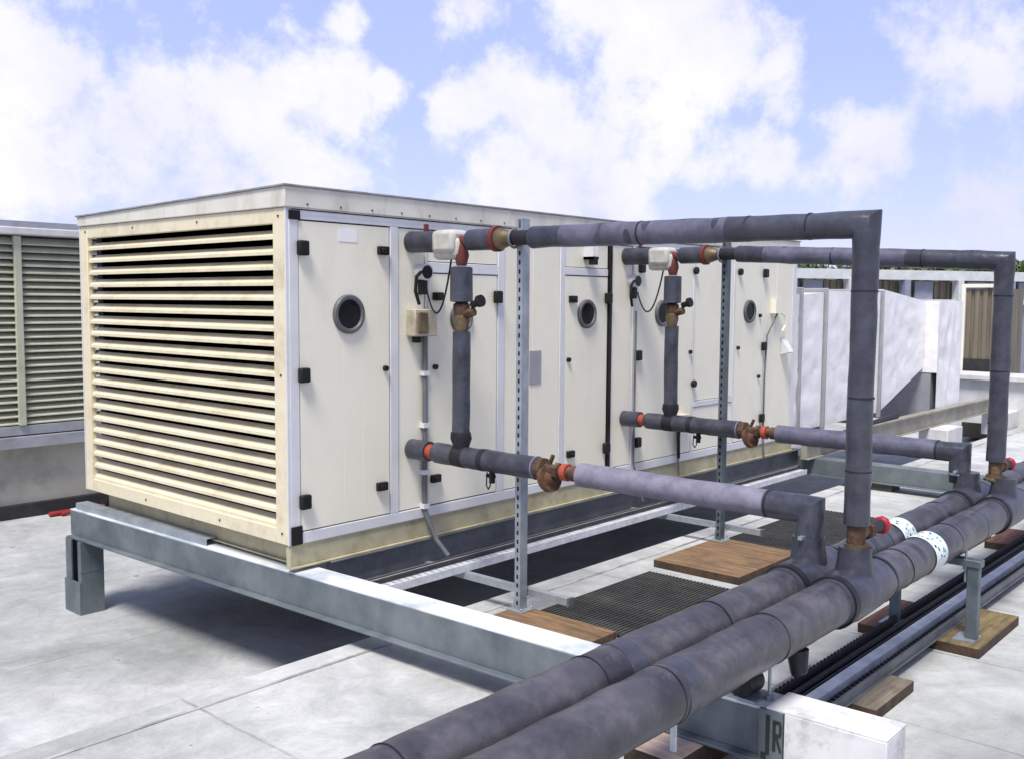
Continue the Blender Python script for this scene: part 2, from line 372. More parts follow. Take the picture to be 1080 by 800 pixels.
# roof cap, single pitch towards the back
def cap(z0f, z0b, z1f, z1b, x0, x1, y0, y1):
    return [(y0, z0f), (y0, z1f), (y1, z1b), (y1, z0b)]
b = MB(); b.prism(cap(UH + .012, UH + .012, 2.146, 2.098, 0, 0, -.022, UW + .03), 'x', -.025, UL + .03)
rc = part(b, 'roof_cap', 'roofcap', bevel=.004)
b = MB(); b.prism(cap(2.147, 2.099, 2.156, 2.108, 0, 0, -.032, UW + .04), 'x', -.036, UL + .04)
b.box(-.03, UL, -.027, -.0225, UH + .004, UH + .011)
b.mats = ['edge', 'rust']; b.cur = 1
for i in range(26):
    x = .12 + i * .235; b.box(x, x + .010, -.027, -.0222, UH + .03, UH + .038)
part(b, 'drip_edge', None, rc)
# louvre end
b = MB()
b.box(-.012, .03, .0, .115, .138, 2.03); b.box(-.012, .03, UW - .09, UW + .01, .138, 2.03)
b.box(-.012, .03, .115, UW - .09, 1.945, 2.03); b.box(-.012, .03, .115, UW - .09, .138, .225)
lf = part(b, 'louvre_frame', 'cream_warm', bevel=.004)
b = MB(); b.box(-.016, .018, -.012, .0, .139, 2.029); part(b, 'corner_trim', 'alu', lf)
b = MB(); b.box(-.016, .018, UW + .01, UW + .02, .139, 2.029); part(b, 'corner_trim', 'alu', lf)
b = MB(); n = 20; p = 1.72 / n
for i in range(n):
    zt = 1.945 - i * p
    # inclined blade with a turned-down front lip
    poly = [(.056, zt - p * .34), (.058, zt - p * .39), (.005, zt - p * .80), (.005, zt - p * .99), (-.003, zt - p * .99), (-.003, zt - p * .77)]
    dz = random.uniform(-.0015, .0015)
    b.prism([(x, z + dz) for x, z in poly], 'y', .116, UW - .091)
part(b, 'louvre_blades', 'cream_warm')
b = MB(); b.box(.1, .101, .1, UW - .08, .2, 1.97); part(b, 'gap_shade_sheet', 'gap_shade')  # dark sheet added behind the blades, shade of the gaps in its colour
b = MB()
for (y, z) in ((.06, 1.985), (.9, 1.99), (1.7, 1.992), (2.38, 1.99), (.055, .2), (.7, .18), (1.6, .18), (.05, 1.1)):
    b = MB(); b.cyl((-.017, y, z), (-.011, y, z), .007, 8); part(b, 'screw', 'rust', lf)
# frame members on the long side
b = MB()
def bar(x0, x1, z0, z1, y=-.014): b.box(x0, x1, y, .017, z0, z1)
bar(.004, .066, .205, 1.968); bar(.0, UL, .1375, .203); bar(.0, UL, 1.970, UH)
for x0, x1 in ((.745, .81), (1.038, 1.058), (1.72, 1.785), (2.40, 2.455), (3.04, 3.055), (3.335, 3.37), (4.262, 4.29), (4.98, 5.015), (5.56, 5.575), (6.19, 6.276)):
    bar(x0, x1, .204, 1.969)
bar(1.059, 1.719, 1.70, 1.765); bar(2.456, 2.99, 1.72, 1.775); bar(4.291, 4.979, .60, .65)
part(b, 'side_frame', 'alu', bevel=.003)
# fixed infill panels
def panel(name, x0, x1, z0, z1, y=-.006, m='cream'):
    b = MB(); b.box(x0, x1, y, .016, z0, z1); return part(b, name, m, bevel=.002)
for (x0, x1, z0, z1) in ((.817, 1.034, .21, 1.964), (1.066, 1.714, 1.771, 1.964), (1.79, 2.093, .21, 1.964), (2.096, 2.396, .21, 1.964), (2.462, 2.992, 1.781, 1.964),
                         (3.06, 3.33, .21, 1.964), (4.296, 4.975, .655, 1.964), (4.296, 4.975, .21, .595), (5.58, 5.85, .21, 1.964), (5.855, 6.185, .21, 1.964)):
    panel('side_panel', x0, x1, z0, z1)
# doors
def door(x0, x1, z0, z1, hinges, latches, port, knob, hw=.035):
    b = MB(); b.box(x0, x1, -.010, .016, z0, z1); d = part(b, 'access_door', 'cream', bevel=.003)
    for (x, z) in hinges:
        h = MB(); h.box(x - hw, x + hw, -.052, -.0155, z - .042, z + .042); part(h, 'hinge', 'black', d, bevel=.01)
    for (x, z) in latches:
        h = MB(); h.box(x - .04, x + .04, -.04, -.0105, z - .026, z + .026); h.box(x - .03, x + .005, -.055, -.04, z - .014, z + .014)
        part(h, 'door_handle', 'black', d, bevel=.006)
    for (x, z) in knob:
        h = MB(); h.cyl((x, -.0105, z), (x, -.032, z), .017, 14); part(h, 'lock', 'black', d)
    if port:
        x, z, r = port
        g = MB()
        pr = [(r * 1.0, -.0105), (r * 1.0, -.026), (r * .94, -.034), (r * .80, -.034), (r * .74, -.026), (r * .74, -.0105)]
        sg = 40; vs = []; fs = []
        for k in range(sg):
            a = 2 * math.pi * k / sg
            for (q, y) in pr: vs.append((x + q * math.cos(a), y, z + q * math.sin(a)))
        for k in range(sg):
            for j in range(len(pr) - 1):
                a = k * len(pr) + j; c = ((k + 1) % sg) * len(pr) + j; fs.append((a, c, c + 1, a + 1))
        g.add(vs, fs); ph = part(g, 'porthole', 'rim', d)
        g = MB(); g.cyl((x, -.0108, z), (x, -.020, z), r * .735, 40); part(g, 'porthole_glass', 'glass', ph)
    return d
d1 = door(.072, .738, .21, 1.962, [(.085, 1.81), (.085, 1.10), (.085, .38)], [(.68, 1.82), (.665, .39)], (.42, 1.44, .115), [(.70, 1.11)])
b = MB(); b.box(.35, .49, -.0125, -.0105, 1.86, 1.935); part(b, 'blank_label', 'label', d1)
b = MB(); b.box(.385, .3865, -.0107, -.0095, .3, 1.28); b.box(.53, .5315, -.0107, -.0095, .3, 1.28); part(b, 'panel_crease', 'cream', d1)
door(1.066, 1.712, .211, 1.694, [(1.70, 1.55)], [(1.14, 1.55), (1.12, .38)], (1.36, 1.41, .10), [(1.12, 1.10)])
door(2.462, 2.992, .211, 1.713, [(2.975, 1.55), (2.975, .38)], [(2.54, 1.54), (2.53, .38)], (2.72, 1.43, .11), [(2.50, 1.09)])
door(3.376, 4.256, .21, 1.962, [(3.43, 1.80), (3.40, 1.09), (3.41, .38)], [], (3.77, 1.43, .11), [(4.22, 1.09)])
door(5.02, 5.554, .21, 1.962, [(5.565, 1.81), (5.565, 1.10), (5.555, .40)], [], (5.28, 1.44, .11), [(5.07, 1.10), (5.49, 1.40), (5.49, .81)])
for (x, z) in ((4.275, 1.80), (4.275, .81), (5.07, 1.81)):
    b = MB(); b.cyl((x, -.015, z), (x, -.045, z), .032, 16); part(b, 'clamp_knob', 'black', bevel=.005)
for (x, z) in ((.037, 2.0), (.033, .19)):
    b = MB(); b.box(x - .037, x + .04, -.024, -.0145, z - .052 if z < 1 else z - .035, z + .055 if z < 1 else z + .016)
    part(b, 'corner_block', 'black', bevel=.004)
b = MB(); b.box(3.0, 3.034, -.024, .017, .215, 1.965); part(b, 'section_gasket', 'black')
b = MB(); b.box(2.06, 2.19, -.012, -.0065, .93, 1.17); part(b, 'grey_cover_plate', 'plate', bevel=.002)
# stand-off lamp above the third door, hooded intake and small boxes near the far end
b = MB(); b.box(2.68, 2.75, -.10, -.0065, 1.84, 1.86); b.use('black'); b.box(2.69, 2.74, -.10, -.05, 1.80, 1.84)
b.use('alu').box(2.68, 2.69, -.1, -.0065, 1.84, 1.95); b.box(2.74, 2.75, -.1, -.0065, 1.84, 1.95); part(b, 'lamp_bracket')
b = MB(); b.prism([(-.0065, 1.19), (-.0065, 1.0), (-.11, 1.03)], 'x', 5.96, 6.06); part(b, 'rain_hood', 'alu', bevel=.004)
b = MB(); b.box(5.72, 5.84, -.07, -.0065, 1.42, 1.54); b.use('cream').tube([(5.84, -.04, 1.44), (5.95, -.05, 1.40), (5.97, -.05, 1.3), (5.92, -.04, 1.24)], .011, 8)
part(b, 'junction_box', 'cream_warm')
b = MB(); b.tube([(5.79, -.05, 1.42), (5.62, -.03, 1.2), (5.60, -.025, .8), (5.6, -.025, .25), (5.62, -.03, .0)], .009, 8); part(b, 'wiring_conduit', 'steel_grey')
# gauge, switch box, conduit
def gauge(x, z, box=True):
    b = MB(); b.use('alu').cyl((x, -.0065, z), (x, -.07, z), .052, 22); b.use('glass').cyl((x, -.0701, z), (x, -.074, z), .042, 22)
    b.use('black').box(x - .02, x + .02, -.05, -.0065, z - .14, z - .05)
    b.use('black').tube([(x - .03, -.06, z + .01), (x - .09, -.07, z - .03), (x - .1, -.07, z - .12), (x - .05, -.05, z - .2)], .011, 8)
    g = part(b, 'pressure_gauge')
    if box:
        b = MB(); b.use('tan').box(x - .12, x + .07, -.09, -.0065, z - .40, z - .23)
        b.use('brass').box(x - .10, x - .02, -.105, -.09, z - .38, z - .25); b.use('black').cyl((x - .06, -.04, z - .40), (x - .06, -.04, z - .44), .03, 10)
        part(b, 'switch_box', None, g, bevel=.008)
gauge(1.0, 1.70); gauge(3.32, 1.69, False)
b = MB(); b.use('steel_grey').tube([(1.02, -.028, 1.30), (1.02, -.026, .19), (1.03, -.05, .12), (1.06, -.09, .0), (1.10, -.16, -.10)], .016, 10)
b.use('alu')
for z in (1.05, .72, .42, .2): b.box(.995, 1.045, -.047, -.0065, z, z + .03)
part(b, 'wiring_conduit')
b = MB(); b.tube([(3.36, -.028, 1.45), (3.36, -.026, .21), (3.39, -.06, .04), (3.40, -.10, -.10)], .008, 8)
b.tube([(4.02, -.024, .52), (4.03, -.03, .2), (4.02, -.05, .03)], .011, 8); part(b, 'wiring_conduit', 'steel_grey')
b = MB(); b.use('cream_warm').box(3.86, 4.14, -.09, -.0105, .50, .56); b.use('black')
for x in (3.84, 3.93, 4.06, 4.15): b.cyl((x, -.05, .47), (x, -.05, .50), .022, 10)
b.tube([(4.02, -.05, .48), (3.99, -.06, .36), (4.03, -.04, .18)], .013, 8)
part(b, 'terminal_strip')

# ------------------------------------------------------------------ steel under the unit
def shear(x, y, z):      # the cross beam runs a touch out of square
    return Vector((x + .02 - .034 * y, y, z))
class SB(MB):
    def add(s, vs, fs): return MB.add(s, [shear(*v) for v in vs], fs)
fb_ = thing('cross_beam', 'long grey steel beam under the louvred end, white capped near the pipes', 'steel beam', (0, 0, GH))
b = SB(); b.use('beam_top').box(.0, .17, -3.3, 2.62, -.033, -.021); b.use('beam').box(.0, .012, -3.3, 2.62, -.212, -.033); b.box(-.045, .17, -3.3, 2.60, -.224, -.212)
b.box(.06, .066, -3.05, 2.5, -.212, -.033)
for y in (-2.2, -1.0, .2, 1.4): b.box(.012, .16, y, y + .01, -.212, -.033)
part(b, 'beam_profile', None, fb_, bevel=.003)
b = SB(); b.box(-.012, .18, -3.34, -2.885, -.018, -.008); b.box(-.014, -.002, -3.34, -2.96, -.33, -.018); b.box(.170, .182, -3.33, -2.885, -.33, -.0185)
b.box(-.002, .17, -3.34, -3.328, -.33, -.0185); b.use('ink').box(-.0135, .1815, -3.07, -3.066, -.02, -.0072)
b.mats = ['white', 'steel_grey']; part(b, 'end_cover', None, fb_, bevel=.002, label='white painted cover boxed round the beam end')
b = SB(); b.box(-.02, -.003, -2.955, -2.86, -.32, -.018); part(b, 'stencil_plate', 'beam', fb_)
# stencilled strokes on the plate
b = SB()
def stroke(y, z0, z1, w=.012): b.box(-.0225, -.0205, y - w, y, z0, z1)
stroke(-2.89, -.19, -.035, .016); b.box(-.0225, -.0205, -2.892, -2.872, -.215, -.185)
stroke(-2.918, -.17, -.05); b.box(-.0225, -.0205, -2.950, -2.929, -.062, -.05); b.box(-.0225, -.0205, -2.950, -2.929, -.112, -.100); stroke(-2.944, -.101, -.061, .01)
for k in range(6): b.box(-.0225, -.0205, -2.939 - k * .003, -2.930 - k * .003, -.1225 - k * .0095, -.112 - k * .0095)
part(b, 'stencil_marking', 'ink', fb_)
b = MB()
x0, x1, y0, y1 = -.13, .05, 2.36, 2.60
b.box(x0 + .01, x1, y0, y0 + .012, GL, -.2245); b.box(x0 + .01, x1, y1 - .012, y1, GL, -.2245); b.box(x1 - .012, x1, y0 + .012, y1 - .012, GL, -.2245)
b.box(x0 + .01, x0 + .022, y0 + .012, y0 + .05, GL, -.2245); b.box(x0 + .01, x0 + .022, y1 - .09, y1 - .012, GL, -.2245)
b.box(x0 - .003, x0 + .009, y0, y1, GL, GL + .24); b.box(x0, x1 + .001, y0 - .002, y0, -.45, -.44)
part(b, 'leg', 'beam', fb_, bevel=.003)
b = MB(); 
for y in (-2.0,): b.box(.0, .19, y - .08, y + .08, GH, -.2245)
part(b, 'bearing_pad', 'rubber', fb_, bevel=.005)
b = MB()
def uch(b, x0, x1, y0, y1, z0, z1, t=.006):
    b.box(x0, x0 + t, y0, y1, z0, z1); b.box(x1 - t, x1, y0, y1, z0, z1); b.box(x0, x1, y0, y1, z1 - t, z1)
b = SB(); b.box(.022, .112, .90, 2.58, .019, .025); b.box(.022, .028, .9, 2.58, -.0205, .019); b.box(.106, .112, .9, 2.58, -.0205, .019)
tag(b.build('steel_channel', 'galv', bevel=.002), 'short galvanised channel lying on the left half of the cross beam top', 'steel channel')
# rear leg pair, mostly in the dark below the unit
b = MB()
b.box(.27, UL + .2, .012, .020, -.172, -.012); b.box(.27, UL + .2, -.03, .06, -.012, -.002); b.box(.27, UL + .2, -.03, .06, -.180, -.172)
tag(b.build('long_beam', 'steel_grey', bevel=.002), 'dark grey steel beam running lengthwise beneath the unit side', 'steel beam')
b = MB(); b.box(.27, UL + .2, 2.36, 2.44, -.18, -.002)
tag(b.build('rear_long_beam', 'steel_grey', bevel=.002), 'dark steel beam lengthwise under the hidden rear side of the unit', 'steel beam')
fr = thing('far_cross_beam', 'grey steel cross beam at the far end of the unit, running behind the far risers', 'steel beam', (6.55, 0, GH))
b = MB(); b.box(6.45, 6.65, -3.4, 2.6, -.10, -.088); b.box(6.45, 6.462, -3.4, 2.6, -.25, -.10); b.box(6.41, 6.65, -3.4, 2.6, -.262, -.25)
part(b, 'beam_profile', 'beam', fr, bevel=.003)
b = MB(); b.box(6.44, 6.66, -3.2, -3.0, GH, -.262); b.box(6.44, 6.66, -1.0, -.8, GH, -.262); part(b, 'bearing_pad', 'rubber', fr)
b = MB(); b.box(6.46, 6.64, 2.3, 2.5, GL, -.262); part(b, 'leg', 'beam', fr)
# perforated cable tray along the unit
b = MB(); b.use('galv_bright')
y0, y1, z0 = -.36, -.25, -.125
b.box(.36, 5.9, y0, y0 + .004, z0 - .035, z0 + .012); b.box(.36, 5.9, y1 - .004, y1, z0, z0 + .03)
xs = .36
while xs < 5.88:
    b.box(xs, xs + .04, y0 + .004, y1 - .004, z0, z0 + .003); xs += .052
b.box(.36, 5.9, y0 + .004, y0 + .03, z0 + .0005, z0 + .0035); b.box(.36, 5.9, y1 - .03, y1 - .004, z0 + .0005, z0 + .0035)
b.use('traydark').tube([(.36, y1 - .02, z0 + .02), (3, y1 - .02, z0 + .022), (5.9, y1 - .02, z0 + .02)], .013, 8)
b.tube([(.36, y1 + .02, z0 + .02), (3, y1 + .022, z0 + .02), (5.9, y1 + .02, z0 + .02)], .012, 8)
tag(b.build('perforated_cable_tray'), 'narrow bright perforated cable tray running along the unit base', 'cable tray')
def arm(x, lab):
    t = thing('bracket_arm', lab, 'bracket', (x, -.05, -.17), 'galvanised bracket arms under the cable tray')
    b = MB(); b.box(x - .02, x + .02, -1.17, .01, -.166, -.162); b.box(x - .02, x - .016, -1.17, .01, -.204, -.166); b.box(x + .016, x + .02, -1.17, .01, -.204, -.166)
    b.use('galv'); part(b, 'channel_arm', None, t)
    b = MB(); b.use('steel_grey').box(x - .024, x + .024, -1.185, -1.171, -.208, -.158); part(b, 'end_plug', None, t)
    return t
arm(1.07, 'galvanised bracket arm beside the near slotted post')
arm(3.385, 'galvanised bracket arm beside the far slotted post')

# ------------------------------------------------------------------ slotted posts
def post(x, lab, ztop=1.99, yy=-.86, pm='galv'):
    t = thing('slotted_post', lab, 'support post', (x, yy, -.28), 'slotted strut posts holding up the pipes')
    z0, z1 = -.272, ztop; y = yy
    b = MB(); h = .021; g = .032
    b.box(x - g, x - g + .003, y - h, y - .007, z0, z1); b.box(x - g, x - g + .003, y + .007, y + h, z0, z1)
    z = z0
    while z < z1 - .03:
        b.box(x - g, x - g + .003, y - .007, y + .007, z, min(z1, z + .026)); z += .052
    b.box(x - g + .003, x + g, y - h, y - h + .003, z0, z1); b.box(x - g + .003, x + g, y + h - .003, y + h, z0, z1)
    b.box(x + g - .003, x + g, y - h + .003, y - h + .012, z0, z1); b.box(x + g - .003, x + g, y + h - .012, y + h - .003, z0, z1)
    part(b, 'channel', pm, t)
    b = MB(); b.box(x + .012, x + .0125, y - .017, y + .017, z0, z1); part(b, 'channel_back', 'traydark', t)
    b = MB(); b.box(x - .06, x + .06, y - .06, y + .06, -.280, -.272); b.box(x - .03, x + .03, y + .024, y + .03, -.272, -.2)
    for sx in (-.045, .045): b.cyl((x + sx, y - .045, -.272), (x + sx, y - .045, -.258), .01, 6)
    part(b, 'foot_plate', 'galv', t, bevel=.002)
    for z in (1.875, .595):
        b = MB(); b.tube([(x - .08 + .05 * math.cos(a), y, z + .05 * math.sin(a)) for a in [i * math.pi / 12 for i in range(25)]], .008, 6)
        part(b, 'pipe_clamp', 'steel_grey', t)
    return t
post(1.005, 'slotted galvanised post standing on the nearer timber block')
post(3.32, 'darker slotted steel post standing on the farther timber block', 1.97, pm='blue_steel')

# ------------------------------------------------------------------ timber blocks and mats
def block(x0, x1, y0, y1, m, lab, z1=-.28, z0=GH):
    b = MB(); b.use(m).box(x0, x1, y0, y1, z0, z1); b.use('wood_edge'); k = b.cur; b.mi = [k, k, k, k, k, 0]
    o = b.build('timber_block', None, None, bevel=.006, loc=((x0 + x1) / 2, (y0 + y1) / 2, z0))
    tag(o, lab, 'timber block', 'timber blocks under posts and trays'); return o
block(.70, 1.08, -1.50, -.80, 'wood', 'orange brown timber block under the near slotted post')
block(2.50, 3.40, -1.47, -.80, 'wood', 'brown timber block with four nails under the far slotted post')
block(2.13, 2.75, -2.74, -2.42, 'wood_red', 'reddish timber block under the inner post of the pipe support')
block(2.14, 2.89, -3.07, -2.80, 'wood_yellow', 'yellowish timber block under the outer post of the pipe support')
block(.87, 1.33, -2.72, -2.50, 'wood_pink', 'pale pinkish timber block poking out on the inner side of the trays')
block(1.00, 1.47, -2.97, -2.75, 'wood_grey', 'grey timber block on the outer side of the trays behind the white beam end')
block(4.70, 5.30, -2.68, -2.36, 'wood_red', 'farthest timber block under the trays, at the right edge')
block(-.14, .30, -2.64, -2.40, 'wood_pink', 'pale timber block packed beneath the cross beam under the main pipes', z1=-.2255)

def mat_run(x0, x1, y0, y1, lab):
    b = MB(); x = x0
    b.box(x0, x1, y0, y1, GH, GH + .008)
    y = y0
    while y < y1 - .01:
        b.box(x0, x1, y, y + .014, GH + .008, GH + .022); y += .027
    x = x0
    while x < x1: b.box(x, x + .012, y0, y1, GH + .009, GH + .0185); x += .12
    tag(b.build('rubber_mat', 'rubber'), lab, 'rubber mat', 'ribbed rubber walkway mats')
mat_run(1.12, 2.33, -2.3, -.88, 'dark ribbed rubber mat lying between the two timber blocks')
mat_run(3.32, 5.1, -2.3, -.80, 'dark ribbed rubber mat beyond the farther timber block')

# ------------------------------------------------------------------ main pipes
def main_pipe(Y, Z, lab, marks):
    t = thing('main_pipe', lab, 'pipe', (.92, Y, Z), 'thick insulated main pipes')
    r = .097
    b = MB(); b.use('insul_main').long((-2.6, Y, Z), (9.5, Y, Z), r, 32, .05, .05)
    b.use('insul_dark'); x = -2.45 + random.random() * .2
    while x < 9.4:
        b.tube([(x, Y, Z), (x + .005, Y, Z)], r * 1.022, 32); x += random.uniform(.6, 1.05)
    rnd = random.Random(int(-Y * 100))
    b.use('insul')
    for x in (-.62, 1.52, 2.6, 4.6, 6.2):
        b.tube([(x, Y, Z), (x + rnd.uniform(.05, .09), Y, Z)], r * 1.01, 32, True, .1)
    part(b, 'insulated_run', None, t)
    for X in (.92, 3.24):
        b = MB(); b.use('insul')
        b.tube([(X - .26, Y, Z), (X - .22, Y, Z), (X - .1, Y, Z), (X + .1, Y, Z), (X + .22, Y, Z), (X + .27, Y, Z)], [r * 1.03, r * 1.12, r * 1.17, r * 1.17, r * 1.12, r * 1.03], 32, True, .06)
        b.use('insul_dark').tube([(X - .24, Y, Z), (X - .20, Y, Z)], r * 1.16, 32); b.tube([(X + .23, Y, Z), (X + .25, Y, Z)], r * 1.13, 32)
        b.use('insul').tube([(X, Y, Z + .06), (X, Y, Z + .15), (X, Y, Z + .20)], [.088, .073, .071], 28, True, .06)
        part(b, 'tee_collar', None, t)
    for X in marks:
        b = MB(); b.use('marker_white').tube([(X - .085, Y, Z), (X + .085, Y, Z)], r * 1.035, 32, False)
        rnd = random.Random(int(X * 10))
        for k in range(46):      # broken teal lettering worn beyond reading
            a = rnd.uniform(-.4, 2.9) ; xx = X + rnd.uniform(-.07, .06); q = r * 1.037
            b.use('marker_teal' if k % 4 else 'ink')
            w_ = rnd.uniform(.006, .022); da = rnd.uniform(.05, .16)
            vs = [(xx + dx, Y - q * math.cos(a + dd), Z + q * math.sin(a + dd)) for dx in (0, w_) for dd in (0, da)]
            b.add(vs, [(0, 1, 3, 2)])
        part(b, 'marker_band', None, t)
    t.rotation_euler.z = math.atan(.008)
    return t
main_pipe(-2.88, .262, 'thick grey insulated main pipe nearest the camera', [1.80])
main_pipe(-2.665, .272, 'thick grey insulated main pipe behind, on the unit side', [1.98])
# black taped flap under the front pipe and the clamp foot
b = MB(); b.tube([(.33, -2.90, .16), (.33, -2.91, .08), (.37, -2.92, .06)], [.045, .035, .008], 12)
tag(b.build('pipe_hanger_pad', 'insul_dark'), 'black pad hanging beneath the nearest main pipe', 'pipe pad')

# ------------------------------------------------------------------ branch pipework (built once, copied)
def branch(X, lab, yr=-2.88, yb=-2.665, lp='insul_light', ze=1.862):
    t = thing('branch_pipework', lab, 'pipework', (X, -2.88, .3), 'branch pipe loops from the unit to the main pipes')
    zu, zl = 1.878, .592
    P = lambda y, z, dx=0: (X + dx, y, z)
    # upper run
    b = MB(); b.use('insul').long(P(-.008, zu + .005), P(-.27, zu), .066); b.use('darkred').box(X - .012, X + .012, -.15, -.13, zu + .06, zu + .11)
    b.use('darkred').cyl(P(-.27, zu), P(-.52, zu), .03); b.use('insul').tube([P(-.50, zu), P(-.52, zu), P(-.70, zu), P(-.715, zu)], [.045, .062, .064, .05], 24, True, .05)
    b.use('darkred').cyl(P(-.715, zu), P(-.745, zu), .074, 24); b.use('brass').tube([P(-.745, zu), P(-.76, zu), P(-.80, zu), P(-.84, zu)], [.06, .062, .05, .036], 18)
    b.use('insul_dark').cyl(P(-.84, zu), P(-1.0, zu), .042, 18)
    b.use('insul').tube([P(-.985, zu), P(-1.02, zu)], [.04, .0595], 24)
    ob = part(b, 'inlet_fittings', None, t)
    b = MB(); n = 34
    zy = lambda y: zu + (ze - zu) * (-1.0 - y) / (-1.0 - yr)
    pts = [P(-1.0, zu)] + [P(y, zy(y)) for y in [-1.0 - (-1.0 - yr) * i / n for i in range(1, n)]] + [P(yr, ze)] + [P(yr, ze - (ze - .56) * i / 24) for i in range(1, 25)]
    b.use('insul').tube(pts, [.0595] * 36 + [.056] * (len(pts) - 36), 28, True, .09)
    b.use('insul_tint').tube([P(-1.22 - i * .1, zy(-1.22 - i * .1)) for i in range(11)], .0603, 28, True, .09)
    b.use('insul_dark')
    for y in (-1.72, -2.32, -2.62): b.tube([P(y, zy(y)), P(y - .009, zy(y))], .0612, 28)
    for z in (1.58, 1.12, .80): b.tube([P(yr, z), P(yr, z - .007)], .0575, 28)
    part(b, 'upper_pipe', None, t)
    # wrapped valve actuator
    b = MB(); b.box(X - .075, X + .075, -.44, -.255, zu - .075, zu + .065); b.box(X - .05, X + .05, -.46, -.24, zu - .11, zu + .02)
    part(b, 'valve_actuator', 'whitewrap', t, bevel=.028)
    # drop leg
    yd = -.445
    b = MB(); b.use('darkred').tube([P(yd, zu), P(yd, 1.79), P(yd, 1.73)], [.028, .045, .03], 14)
    b.use('insul').tube([P(yd, 1.725), P(yd, 1.72), P(yd, 1.52), P(yd, 1.515)], [.05, .068, .07, .05], 10, True, .05)
    b.use('insul').long(P(yd, 1.34), P(yd, .70), .054, 22, .06, .08)
    b.use('insul_dark').tube([P(yd, .74), P(yd, .70), P(yd - .005, .60)], [.060, .066, .03], 14, True, .1)
    part(b, 'drop_pipe', None, t)
    b = MB(); b.use('rust').tube([P(yd, 1.52), P(yd, 1.50), P(yd, 1.46), P(yd - .01, 1.43)], [.03, .052, .05, .038], 12)
    b.use('brass').tube([P(yd, 1.44), P(yd, 1.40), P(yd, 1.335)], [.046, .052, .038], 10)
    b.use('rust').cyl(P(yd - .02, 1.44), P(yd - .10, 1.46), .028, 8)
    v = part(b, 'balancing_valve', None, t)
    b = MB(); b.cyl(P(yd - .09, 1.50), P(yd - .16, 1.52), .022, 10); b.cyl(P(yd - .14, 1.52), P(yd - .165, 1.525), .036, 12); part(b, 'valve_handle', 'black', v)
    # lower run
    b = MB(); b.use('insul').long(P(-.008, zl), P(-.17, zl), .062); b.use('orange').cyl(P(-.17, zl), P(-.225, zl), .046, 20)
    b.use('insul').tube([P(-.22, zl), P(-.24, zl)] + [P(-.24 - .8 * i / 14, zl) for i in range(1, 15)], [.05] + [.064] * 15, 26, True, .08)
    b.use('insul_dark').tube([P(-.40, zl), P(-.49, zl)], .0665, 20, True, .08); b.tube([P(-.62, zl), P(-.66, zl)], .0665, 20, True, .08)
    b.use('insul_light').tube([P(-1.04, zl), P(-1.048, zl)], .067, 26)
    b.use('rust').tube([P(-1.05, zl), P(-1.06, zl), P(-1.10, zl), P(-1.11, zl)], [.05, .062, .062, .035], 18)
    b.cyl(P(-1.10, zl), P(-1.34, zl), .034, 16); b.cyl(P(-1.18, zl), P(-1.21, zl), .048, 6); b.use('orange').cyl(P(-1.235, zl), P(-1.27, zl), .048, 18)
    b.use('rust').cyl(P(-1.30, zl), P(-1.34, zl), .044, 14)
    part(b, 'outlet_fittings', None, t)
    b = MB(); c = Vector(P(-1.135, zl - .045)); ax = Vector((-.15, -.93, .25)).normalized()
    b.tube([c - ax * .016, c + ax * .016], .078, 22); b.tube([c + ax * .016, c + ax * .05], [.05, .03], 14); b.cyl(P(-1.135, zl + .03), P(-1.16, zl + .085), .012, 8)
    part(b, 'strainer', 'rust', t)
    b = MB(); n = 20
    b.use(lp).tube([P(-1.35, zl), P(-1.352, zl)] + [P(-1.352 - 1.1 * i / n, zl) for i in range(1, n + 1)], [.055] + [.064] * (n + 1), 28, True, .07)
    b.use('insul').tube([P(-2.44, zl)] + [P(-2.44 + (yb + 2.44) * i / 4, zl) for i in range(1, 4)] + [P(yb, zl)] + [P(yb, zl - .15 * i / 3) for i in range(1, 4)], .063, 28, True, .09)
    b.use('insul_dark').tube([P(-2.46, zl), P(-2.468, zl)], .0655, 28)
    part(b, 'lower_pipe', None, t)
    b = MB(); b.use('galv').tube([P(yb, .462), P(yb, .45)], .0665, 20); b.use('insul_dark').tube([P(yb, .45), P(yb, .40)], .061, 20)
    b.use('galv').box(X - .10, X - .06, yb - .01, yb + .01, .47, .485)
    part(b, 'hose_clip', None, t)
    # riser foot with bare pipe and isolating valve
    b = MB(); b.use('rust').cyl(P(yr, .57), P(yr, .43), .040, 18); b.use('brass').cyl(P(yr, .475), P(yr, .445), .055, 8)
    b.use('brass').tube([P(yr, .462), P(yr, .452), P(yr, .44)], [.05, .068, .068], 12)
    part(b, 'riser_foot', None, t)
    b = MB(); b.use('brass').cyl(P(yr, .515, .03), P(yr, .515, .15), .03, 14); b.use('rust').cyl(P(yr, .515, .09), P(yr, .515, .13), .045, 6)
    b.use('insul_dark').cyl(P(yr, .515, .14), P(yr, .51, .27), .028, 14)
    v = part(b, 'isolating_valve', None, t)
    b = MB(); b.tube([P(yr, .508, .27), P(yr, .508, .28), P(yr, .508, .305), P(yr, .508, .315)], [.026, .042, .042, .026], 9); part(b, 'valve_handwheel', 'red', v, bevel=.006)
    # drain cock
    b = MB(); b.cyl(P(-.70, zl - .05), P(-.70, zl - .13), .018, 8); b.cyl(P(-.72, zl - .09), P(-.66, zl - .09), .012, 8)
    b.tube([P(-.66, zl - .07), P(-.655, zl - .15), P(-.67, zl - .17), P(-.685, zl - .15), P(-.69, zl - .10)], .004, 6); part(b, 'drain_cock', 'black', t)
    # control cable
    b = MB(); pts = []
    a0, a1 = Vector(P(-.36, zu - .10)), Vector(P(-.08, 1.60, .06))
    for i in range(15):
        s = i / 14; q = a0.lerp(a1, s); q.z -= .75 * s * (1 - s) * 1.25; pts.append(q)
